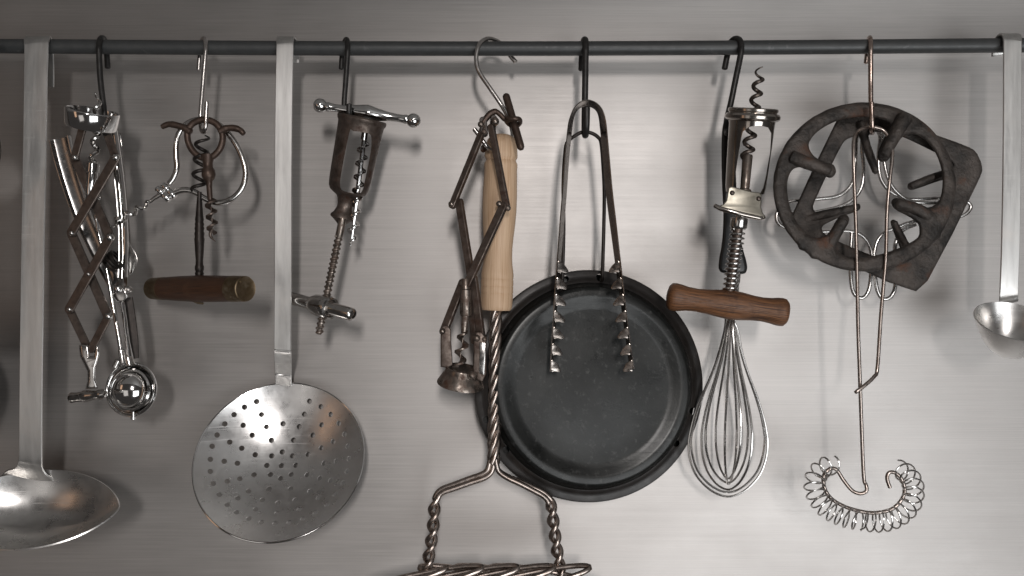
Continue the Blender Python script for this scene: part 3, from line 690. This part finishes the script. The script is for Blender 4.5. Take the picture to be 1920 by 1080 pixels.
for (x, y, r, dd) in ((901.5, 233, 6, .004), (928, 227.5, 8, .007), (907.5, 247, 5, .006), (846.5, 382.5, 6, .002), (936, 382, 6, .007), (952, 390, 6, .007), (866, 531, 5, .003)):
    obj('rivet', MB().rivet(P(x, y, dR+dd-.001), r*q, h=.9), M['rusty_pale'], t)
obj('socket', MB().lathe_px(P(873, 522, dR+.003), P(873.5, 592, dR+.003), [(0, 0), (0, 7), (2, 8), (20, 8.5), (22, 10.5), (66, 11.2), (70, 10), (70, 0)], dR, 22), M['rusty_pale'], t)
wm = MB().tube(PL([(873, 588, dR), (871, 610, dR), (870, 624, dR)]), [7.5*q, 6.5*q, 5.5*q], 12)
wm.worm(P(871, 618, dR), P(860, 690, dR), 12.5*q, 2.6, 1.5*q, 7.5*q, 3.6, tip=False)
obj('worm', wm, M['rusty_pale'], t)
obj('side_plate', MB().plate([[(828, 612), (838, 609), (846, 618), (846, 640), (849, 684), (841, 690), (826, 688), (826, 630)]], dR+.001, .009, .0015), M['rusty'], t)
obj('side_plate', MB().plate([[(888, 634), (893, 622), (903, 622), (912, 634), (912, 700), (905, 716), (886, 710), (888, 660)]], dR+.002, .009, .0015), M['rusty'], t)
obj('side_edge', MB().plate([[(899, 642), (911, 643), (908, 703), (898, 700)]], dR+.0072, .002, .0006), M['chrome_old'], t)
c = P(868, 690, dR); ax = (P(863, 722, dR)-c).normalized(); vv = (c-CAM).normalized(); ax = (ax*.965-vv*-.22).normalized()
bl = [(0, 29), (0, 31), (2, 32), (10, 33), (14, 36), (24, 41), (31, 44.5), (33, 44.5), (33, 42.5), (24, 38.5), (10, 30), (2, 29), (0, 29)]
obj('bell', MB().lathe(c, ax, [(a*q, r*q) for a, r in bl], 44), M['rusty_pale'], t)
for (x, y, r, dd) in ((829.5, 621, 6, .008), (894, 634, 7, .008), (908, 636, 5.5, .007), (885.5, 704, 7.5, .0215)):
    obj('rivet', MB().rivet(P(x, y, dR+dd-.002), r*q, h=.9), M['rusty_pale'], t)

# ------------------------------------------------------------------ masher with beech handle
t = thing('wire_masher', 'wire masher with pale turned beech handle and twisted stem', 'masher', P(941, 252, .085))
dM = .082; q = sc(dM)
A = P(941, 251, dM); B = P(930.5, 582, dM)
pr = [(0, 0), (.5, 8), (2, 15), (6, 22), (12, 26.5), (20, 29), (36, 30.5), (44, 30.8), (47, 29), (50, 27.8), (53, 29.3), (56, 30.8), (61, 31.4), (66, 30.6), (72, 30.6), (90, 31.4), (115, 32.2), (145, 32), (170, 30.5), (195, 28), (215, 26.6), (230, 26.6), (245, 27.6), (256, 29.3), (262, 30.2), (270, 30.3), (272, 29.5), (274, 30.4), (284, 30.5), (286, 29.7), (288, 30.5), (297, 30.4), (299, 29.6), (301, 30.3), (322, 29.6), (327, 28.8), (331, 26), (332, 0)]
hm = MB().lathe_px(A, B, pr, dM, 48)
hc = MB(); hc.tube([P(890, 262, dM+.002), P(1000, 290, dM)], 6.5*q, 16)
obj('grip', hm, M['beech'], t)
ht = obj('hanging_hole', MB().lathe(P(909.5, 279, dM+.012), (TOCAM*.75+Vector((-.66, 0, 0))), [(.0005, 0), (.0005, 6*q), (.0022, 7.6*q), (.003, 7.4*q), (.0012, 5*q), (.001, 0)], 20), M['dark_wood'], t)
stem = [A.lerp(B, 1)+(P(925.5, 868, .092)-B)*(i/120) for i in range(121)]
stem0 = P(930, 578, dM); stem1 = P(925.5, 868, .090)
stem = [stem0.lerp(stem1, i/140) for i in range(141)]
for k, pts in enumerate(strands(stem, 4, 7.2*q, 112*q)):
    obj('strand', MB().tube(pts, 5.4*q, 10), M['wire_brown'], t)
left = spl(PL([(923, 860, .090), (921, 872, .090), (917, 884, .090), (905, 893, .090), (882, 901, .090), (852, 912, .090), (830, 920, .090), (820, 930, .090), (815, 948, .090), (813, 975, .090), (811, 1000, .090), (807, 1024, .089), (803, 1052, .088), (801, 1085, .088)]), 8)
right = spl(PL([(928.5, 860, .090), (931, 872, .090), (936, 884, .090), (952, 895, .090), (975, 905, .090), (1000, 917, .090), (1019, 927, .090), (1030, 938, .090), (1034, 952, .090), (1037, 975, .090), (1040, 1000, .090), (1043, 1024, .089), (1048, 1052, .088), (1053, 1085, .088)]), 8)
def leg(path, tw):
    pit = lambda u: (.12+.14*u/.48) if u < .48 else (.26+(u-.48)/.52*2.55*1.0)
    for pts in strands(path, 2, lambda u: 4.2*q if u < .45 else (4.2+3.0*min(1, (u-.45)/.1))*q, pit, tw):
        obj('leg_wire', MB().tube(pts, 5.2*q, 10), M['wire_brown'], t)
leg(left, .9); leg(right, 2.2)
for (x0, adv, yy, dd, n_t, A_, B_, sk) in ((742, 67, 1084, .100, 4, 95, .0075, .0125), (849, 67, 1082, .084, 2.5, 95, .0075, -.0115)):
    gp = []
    for i in range(int(n_t*32)+17):
        a = 2*PI*i/32
        c = P(x0+adv*i/32, yy, dd)
        gp.append(c+Vector((math.cos(a)*A_*sc(dd), -math.sin(a)*B_, math.cos(a)*sk-math.sin(a)*.0035)))
    obj('mashing_grid', MB().tube(gp, 5.2*q, 10), M['wire_brown'], t)

# ------------------------------------------------------------------ tongs
t = thing('serving_tongs', 'bent steel tongs with toothed arms hanging over the black pan', 'tongs', P(1098, 190, .105))
dt = .107
cen = [(1034, 697), (1037, 640), (1041, 580), (1046.5, 510), (1052.5, 430), (1058, 365), (1062.5, 300), (1068, 245), (1072, 222), (1079, 205), (1089, 196), (1100, 193.5), (1112, 196), (1122, 204), (1128, 218), (1132, 245), (1137, 300), (1143, 365), (1151, 430), (1161, 510), (1170, 580), (1178, 640), (1185, 692)]
cv = [Vector((a, b_, dt if 200 < b_ < 300 else dt)) for a, b_ in cen]
def dto(y): return dt+.010*max(0, min(1, (y-250)/300))
pth = [P(v.x, v.y, dto(v.y)) for v in spl(cv, 5)]
n_ = len(pth); sides = []
for i in range(n_):
    u = i/(n_-1); k = (u-.5)*2
    sides.append(Vector((.33*(-1 if k < 0 else 1)*min(1, abs(k)*3), -1, .28*max(0, 1-abs(k)*4))))
wd = [(.0165 if abs(i/(n_-1)-.5) < .3 else .0165-.006*min(1, (abs(i/(n_-1)-.5)-.3)/.12)) for i in range(n_)]
obj('spring_arm', MB().ribbon(pth, wd, .0013, sides), M['tong_steel'], t)
for k in range(7):
    yy = 505+31*k; fx = lambda y, side: (1046.5-(y-510)*.0662 if side < 0 else 1161+(y-510)*.1319)
    for side in (-1, 1):
        x0 = fx(yy, side)-side*(-1)*0; s_ = -side; L_ = 19-1.0*max(0, k-4)
        ol = [(x0-s_*1, yy-16), (x0+s_*6, yy-13), (x0+s_*12, yy-8), (x0+s_*(L_-2), yy-1), (x0+s_*L_, yy+4), (x0+s_*(L_-3), yy+7), (x0+s_*6, yy+5.5), (x0-s_*1, yy+5)]
        dd = dto(yy)+.004
        obj('tooth', MB().plate([[(p.x, p.y) for p in spl([Vector((a, b_, 0)) for a, b_ in ol], 3, True)]], (lambda x, y, x0=x0, dd=dd: dd-.0002*abs(x-x0)), .0014, .0005, 2), M['tong_steel'], t)

# ------------------------------------------------------------------ black pan on wire bail
t = thing('black_pan', 'round black pan with holed rim hung from a thin wire bail behind the tongs', 'pan', P(1096, 248, .085))
dP = .058; q = sc(dP)
c = P(1106, 722.5, dP); ax = (TOCAM+Vector((.10, 0, .055))).normalized()
rim_pr = [(2, 186), (2, 198), (-1, 212), (-26, 213.5), (-26, 216), (0, 217.2), (4, 216), (5, 212.5), (5.5, 206), (7, 199), (10.5, 194), (10.5, 188), (2, 186)]
dish_pr = [(-24, 0), (-24, 211), (-22, 211), (-20, 160), (6, 184), (5, 190), (8, 193.5), (16, 191), (27, 186.5), (35, 182.5), (36, 182.5), (38.4, 179), (39, 175.5), (39, 168), (38.8, 165), (38, 162), (35.4, 151.5), (33.8, 145.5), (33.2, 140), (33.6, 100), (34.2, 40), (34.4, 0)]  # flat back disc is added, unseen, to keep the rim holes dark
rm = fixn(MB().lathe(c, ax, [(a*q, r*q) for a, r in rim_pr], 120))
rimc = MB()
for (hx, hy) in ((912, 787), (949, 843.6), (1299, 771), (1267.5, 831), (1060, 523), (1124, 520)):
    p0 = P(hx, hy, dP+.004); dr = (p0-CAM).normalized()
    rimc.lathe(p0-dr*.03, dr, [(0, 0), (0, 6.6*q), (.06, 6.6*q), (.06, 0)], 18)
rm = cut(rm, rimc)
obj('rim', rm, M['pan_rim'], t, sharp=50)
obj('dish', MB().lathe(c, ax, [(a*q, r*q) for a, r in dish_pr], 120), M['pan'], t, sharp=50)
bail = spl(PL([(1054, 530, .056), (1054.5, 522, .070), (1057, 430, .075), (1056, 345, .080), (1060, 280, .085), (1066, 264, .087), (1076, 256, .089), (1087, 249.5, .090), (1097, 247.5, .090), (1110, 250, .090), (1121, 257, .089), (1127, 268, .088), (1130.5, 307, .084), (1133, 360, .080), (1132, 430, .076), (1129.5, 515, .070), (1129, 526, .056)]), 6)
obj('bail', MB().tube(bail, 3.4*q, 10), M['black_iron'], t)

# ------------------------------------------------------------------ caged corkscrew with wooden handle
t = thing('caged_corkscrew', 'nickel caged corkscrew with reddish wooden handle and coil spring', 'corkscrew', P(1412, 205, .105), CG)
dC = .112; q = sc(dC)
A = P(1412.5, 203, dC); B = P(1397, 362, dC); vv = (A-CAM).normalized()
axC = ((B-A).normalized()*.965+vv*.19).normalized()
outer = [(0, 40), (0, 44), (2, 46), (6, 46), (8, 44), (9, 44), (10, 48), (14, 51), (19, 51), (23, 47), (24, 43), (30, 42), (70, 41), (110, 39.5), (145, 38), (158, 36)]
inner = [(158, 33), (140, 34.5), (70, 37.5), (10, 39), (0, 40)]
cg = MB().lathe(A, axC, [(a*q, r*q) for a, r in outer+inner], 56)
win = [(1389, 262), (1393, 247), (1404, 238), (1424, 235), (1440, 239), (1446, 250), (1444, 285), (1436, 330), (1431, 352), (1420, 372), (1372, 366), (1377, 340), (1383, 300)]
cg = cut(cg, MB().plate([win], dC, .2, .0001, 0))
obj('cage', cg, M['nickel'], t, sharp=35)
sl = MB().plate([[(1437.5, 190), (1441, 190), (1439.5, 206), (1436, 206)]], dC+.025, .03, .0001, 0)
hp = helix(P(1400, 300, dC), P(1426, 127, dC), 9.5*q, 6.6, .4, 22, 1, .8); n_ = len(hp)
obj('worm', MB().tube(hp, [4*q if i < n_-26 else 4*q*(1-.75*(i-n_+26)/26) for i in range(n_)], 9), M['link'], t)
obj('shaft', MB().lathe_px(P(1402, 290, dC), P(1396, 360, dC), [(0, 0), (0, 8), (2, 9.5), (64, 8.6), (66, 12), (72, 13), (72, 0)], dC, 22), M['rusty_pale'], t)
pl = [(1366, 352), (1372, 349), (1385, 353), (1408, 359), (1424, 361), (1428, 366), (1427, 388), (1430, 399), (1434, 404), (1433, 409), (1424, 410), (1390, 400), (1349, 391), (1346, 387), (1356, 383), (1362, 376)]
obj('base_plate', MB().plate([pl], lambda x, y: dC+.020+.0001*max(0, y-385), .004, .0012), M['nickel_cream'], t)
obj('plate_lip', MB().tube(PL([(1340, 385.5, dC+.019), (1352, 391.5, dC+.022), (1390, 401.5, dC+.023), (1424, 409, dC+.023), (1433, 407, dC+.021)]), [4*q, 4.5*q, 4.5*q, 4.5*q, 4*q], 10), M['nickel'], t)
for (x, y) in ((1373, 361.5), (1422.6, 372.5)):
    obj('rivet', MB().rivet(P(x, y, dC+.0225), 4.6*q, h=.6), M['link'], t)
A = P(1388, 398, dC); B = P(1368, 548, dC); Ls = (B-A).length/q
obj('collar', MB().lathe_px(A, B, [(0, 0), (0, 8), (9, 8), (10, 14), (12, 16), (28, 16), (32, 13), (32, 0)], dC, 26), M['chrome_old'], t)
obj('spindle', MB().lathe_px(A, B, [(26, 0), (26, 9), (Ls, 9), (Ls, 0)], dC, 18), M['rusty'], t)
u_ = (B-A).normalized()
obj('spring', MB().tube(helix(A+u_*33*q, B-u_*2*q, 12.5*q, 12.5, 0, 20), 2.1*q, 8), M['wire'], t)
A = P(1259, 556, dC-.004); B = P(1467, 585.5, dC+.002); Lh = (B-A).length/q
pr = [(-9, 0), (-8.5, 10), (-6, 20), (-1, 25.5), (6, 26.5), (16, 25.5), (30, 22.6), (48, 21.6), (70, 23.3), (95, 26.6), (112, 27.6), (130, 26.6), (152, 23.6), (170, 22.6), (185, 23.8), (198, 26.2), (206, 26.6), (212, 25.5), (217, 20), (219, 10), (219.5, 0)]
obj('grip', MB().lathe_px(A, B, pr, dC, 48), M['walnut'], t)

# ------------------------------------------------------------------ whisk
t = thing('balloon_whisk', 'steel balloon whisk with flat black handle hanging behind the wooden corkscrew grip', 'whisk', P(1366, 240, .075))
dW = .060; q = sc(dW)
hpts = [(1357, 228), (1366, 223), (1376, 228), (1379, 260), (1380, 330), (1384, 400), (1389, 450), (1400, 492), (1400, 508), (1391, 514), (1357, 512), (1348, 505), (1348, 488), (1354, 450), (1356, 400), (1353, 330), (1353, 260)]
obj('handle', MB().plate([[(p.x, p.y) for p in spl([Vector((a, b_, 0)) for a, b_ in hpts], 4, True)]], lambda x, y: .074-.012*max(0, min(1, (y-230)/280)), .014, .004, 3), M['black_grip'], t)
obj('ferrule', MB().lathe_px(P(1376, 508, dW), P(1371.5, 600, dW), [(0, 0), (0, 13), (20, 12.5), (24, 11), (88, 11), (90, 0)], dW, 20), M['wire'], t)
G0 = [(0, .13), (.08, .16), (.2, .28), (.32, .46), (.45, .70), (.56, .88), (.66, .985), (.72, 1), (.80, .96), (.88, .81), (.945, .56), (.985, .28), (1, 0)]
loops = [(-76, 72, 931, 10), (-71, 66, 923, -22), (-52, 43, 918, 48), (-44, 35, 905, -56), (-25, 22, 897, 72), (-8, 14, 908, -80)]
for li, (l_, r_, yb, ang) in enumerate(loops):
    pts = []
    dz = 72*math.sin(math.radians(ang))
    def wp(s_, sg, ex):
        cx = 1371.5-6*s_; y = 590+(yb-590)*s_
        return P(cx+ex*(r_ if sg > 0 else -l_)*sg + (0 if s_ > .1 else 0), y, dW+sg*ex*dz*q*.95)
    G = [(a_, g_+random.uniform(-.007, .007)*(1 if .1 < a_ < .97 else 0)) for a_, g_ in G0]
    for (s_, g) in G: pts.append(wp(s_, -1, g if s_ > .15 else max(g, .13)))
    for (s_, g) in G[-2::-1]: pts.append(wp(s_, 1, g))
    for k in (0, 1, len(pts)-1, len(pts)-2):
        x_off = (-10+4*li)*.9
    pts[0] = P(1371.5-10+3.2*li, 586, dW+(.003 if li % 2 else -.003)); pts[-1] = P(1371.5-6+3.0*li, 586, dW+(-.003 if li % 2 else .003))
    obj('whisk_wire', MB().tube(spl(pts, 7), 2.15*q, 8), M['wire'], t)

# ------------------------------------------------------------------ round cast iron grate (front)
def tr(pts, k=2.7, ox=1420, oy=160): return [(ox+x/k, oy+y/k) for x, y in pts]
def sm2(pts, n=5): return [(p.x, p.y) for p in spl([Vector((a, b_, 0)) for a, b_ in pts], n, True)]
t = thing('round_grate', 'round cast iron burner grate with four stubby fingers', 'grate', P(1632, 192, .1), 'cast iron burner grates')
inn = tr([(540, 160), (610, 165), (655, 183), (668, 200), (650, 250), (620, 310), (608, 355), (618, 382), (642, 388), (668, 372), (700, 310), (740, 258), (800, 249), (855, 282), (900, 340), (930, 420), (937, 500), (922, 575), (885, 612), (840, 616), (780, 592), (725, 572), (692, 572), (678, 595), (698, 628), (760, 662), (808, 695), (820, 735), (803, 778), (705, 828), (600, 860), (520, 872), (445, 862), (405, 835), (402, 795), (440, 730), (466, 683), (452, 655), (422, 658), (395, 690), (362, 745), (320, 770), (268, 762), (215, 715), (170, 630), (152, 540), (155, 475), (178, 428), (220, 415), (280, 430), (340, 460), (375, 468), (398, 440), (385, 402), (340, 388), (292, 362), (265, 325), (264, 285), (305, 235), (375, 192), (450, 168)])
inn = sm2(inn, 4)
out = []
for i in range(110):
    a = 2*PI*i/110; rr = 1+random.uniform(-.0025, .0025)
    for ca in (2.18, 2.34, .62):
        rr += .022*math.exp(-((a-ca)/.035)**2)
    out.append((1620.8+171.5*rr*math.cos(a), 350.7+158.8*rr*math.sin(a)))
gd = lambda x, y: .100+.00006*(y-350)
ring = MB().plate([out, inn], gd, .013, .0055, 5)
obj('grate_ring', ring, M['cast_iron'], t, sharp=60)
def finger(p0, p1, p2, d0, d1, r0, r1, k=2.7):
    pts = spl([P(1420+p0[0]/k, 160+p0[1]/k, d0), P(1420+p1[0]/k, 160+p1[1]/k, (d0+d1)/2+.002), P(1420+p2[0]/k, 160+p2[1]/k, d1)], 7)
    n = len(pts); rr = [.88*(r0+(r1-r0)*i/(n-1)+random.uniform(-.35, .35))*sc(.1) for i in range(n)]
    obj('finger', MB().tube(pts, rr, 16), M['cast_iron'], t)
finger((175, 365), (265, 398), (362, 434), .101, .109, 15, 11.5); finger((745, 165), (700, 245), (640, 355), .101, .109, 17, 11.5)
finger((880, 680), (800, 625), (706, 600), .103, .110, 16, 11); finger((345, 840), (385, 770), (437, 684), .103, .110, 15, 11)

t = thing('square_grate', 'square cast iron burner grate with cut corners half hidden behind the round one', 'grate', P(1700, 230, .075), 'cast iron burner grates')
outb = [(395, 190), (430, 150), (520, 130), (640, 160), (935, 262), (1040, 300), (1098, 328), (1122, 365), (1134, 395), (1139, 432), (1128, 462), (1105, 512), (862, 990), (752, 1027), (560, 950), (400, 870), (232, 792), (190, 720), (178, 650)]
outb = tr(outb)
innb = tr([(480, 262), (505, 250), (520, 275), (548, 360), (578, 430), (594, 450), (612, 440), (612, 410), (585, 330), (562, 262), (600, 236), (690, 248), (760, 272), (890, 335), (960, 372), (990, 405), (960, 425), (880, 448), (790, 484), (762, 500), (762, 522), (782, 530), (830, 516), (930, 482), (985, 480), (995, 510), (960, 590), (880, 745), (835, 820), (790, 845), (760, 815), (735, 750), (705, 690), (686, 680), (674, 695), (690, 745), (720, 820), (738, 868), (715, 895), (660, 885), (580, 860), (480, 820), (380, 775), (335, 745), (330, 715), (370, 690), (440, 660), (508, 636), (522, 616), (508, 598), (440, 618), (360, 650), (310, 655), (284, 625), (290, 590), (340, 480), (400, 355), (440, 285)])
obj('grate_frame', MB().plate([[(p.x, p.y) for p in spl([Vector((a, b_, 0)) for a, b_ in outb], 2, True)], sm2(innb, 4)], lambda x, y: .070+.00002*(y-350)+.00003*(x-1620), .011, .0035, 3), M['cast_iron'], t, sharp=60)
finger((520, 190), (555, 310), (598, 436), .072, .076, 10, 7); finger((1040, 420), (900, 462), (778, 510), .074, .079, 9.5, 7)
finger((240, 680), (380, 645), (504, 617), .068, .076, 12, 7); finger((790, 900), (740, 790), (692, 695), .074, .079, 9.5, 7)

# ------------------------------------------------------------------ wire trivet
t = thing('wire_trivet', 'looped chrome wire trivet hanging behind the cast iron grates', 'trivet', P(1632, 250, .05))
q = sc(.05)
wa = [(478, 740), (472, 850), (474, 980), (490, 1055), (530, 1076), (563, 1040), (576, 950), (575, 835), (530, 762), (450, 738), (330, 742), (200, 735), (112, 705), (100, 645), (150, 592), (300, 577), (400, 563), (460, 524), (490, 462), (497, 350), (505, 255), (545, 210), (592, 210), (622, 260), (615, 340), (614, 420), (634, 492), (690, 550), (780, 577), (930, 572), (1045, 583), (1080, 618), (1032, 662), (900, 680), (790, 690), (700, 722), (640, 748), (602, 800), (590, 880), (597, 980), (612, 1050), (640, 1082), (680, 1065), (700, 1005), (696, 900), (700, 800), (735, 735), (800, 705)]
obj('wire_loop', MB().tube(spl(PL([(a, b_, .046) for a, b_ in tr(wa)]), 5), 3.7*q, 10), M['wire'], t)
wb_ = [(150, 650), (220, 650), (300, 640), (420, 612), (490, 572), (528, 510), (538, 420), (530, 320), (538, 240), (580, 205), (628, 235), (638, 300), (642, 390), (665, 480), (712, 547), (790, 590), (930, 598), (1000, 600)]
obj('wire_loop', MB().tube(spl(PL([(a, b_, .050) for a, b_ in tr(wb_)]), 5), 3.5*q, 10), M['wire'], t)

# ------------------------------------------------------------------ spiral whisk
t = thing('spiral_whisk', 'thin spiral whisk with coiled wire foot hanging through the round grate', 'whisk', P(1632, 242, .11))
q = sc(.118); dW2 = .117
left_ = [(1604, 736, dW2+.006), (1608, 732.5, dW2+.007), (1622, 722, dW2+.006), (1639, 706, dW2+.003), (1645, 690, dW2), (1651, 600, dW2), (1656, 540, dW2), (1661, 480, dW2), (1663, 400, dW2), (1668, 340, dW2), (1673, 295, dW2-.004), (1671, 268, dW2-.008), (1658, 246, dW2-.012), (1640, 238.5, dW2-.013), (1625, 238.5, dW2-.013), (1608, 247, dW2-.010), (1601, 263, dW2-.004), (1600.5, 300, dW2), (1602.5, 360, dW2), (1605, 430, dW2), (1607.5, 540, dW2), (1609, 620, dW2), (1612, 705, dW2), (1616, 818, dW2), (1619.5, 895, dW2), (1624, 910, dW2+.002), (1624, 921, dW2+.003), (1612, 925.5, dW2+.002), (1597, 919, dW2), (1581, 899.5, dW2), (1569, 881, dW2), (1558, 877.5, dW2)]
core = [(1558, 877.5), (1547, 887), (1543.5, 901), (1548, 920), (1558, 934), (1574, 945), (1597, 954.5), (1631.7, 961.5), (1663, 958), (1680, 949), (1692, 934), (1696.5, 918), (1691, 899.5), (1682, 889), (1672, 885), (1665, 888.5), (1663.5, 899), (1668.5, 914)]
obj('stem', MB().tube(spl(PL(left_), 6), 3.5*q, 10), M['wire_brown'], t)
obj('foot_wire', MB().tube(spl(PL(core, dW2), 6), 3.6*q, 10), M['wire_brown'], t)
cp = spl([Vector((a, b_, 0)) for a, b_ in [(1562, 872), (1546, 876), (1532, 890), (1527, 908), (1533, 930), (1548, 950), (1572, 964), (1600, 974), (1632, 979), (1664, 976), (1690, 964), (1708, 944), (1713, 920), (1708, 900), (1697, 886), (1684, 880)]], 40)
coil = []; n_ = len(cp); turns = 24
Ls = [0]
for i in range(1, n_): Ls.append(Ls[-1]+(cp[i]-cp[i-1]).length)
for i in range(n_):
    tt = (cp[min(i+1, n_-1)]-cp[max(i-1, 0)]).normalized(); nn = Vector((-tt.y, tt.x, 0))
    u = Ls[i]/Ls[-1]; ph = 2*PI*turns*u+.5
    env = 1-.12*math.cos(2*PI*u)**8
    o2 = cp[i]+nn*math.cos(ph)*20*env
    x2 = tt*math.sin(ph)*(4.5+10*abs(2*u-1)**.8)*(-1 if u < .5 else 1)
    coil.append(P(o2.x+x2.x, o2.y+x2.y, dW2+math.sin(ph)*20*q*env))
obj('coil', MB().tube(coil, 1.7*q, 8), M['wire'], t)
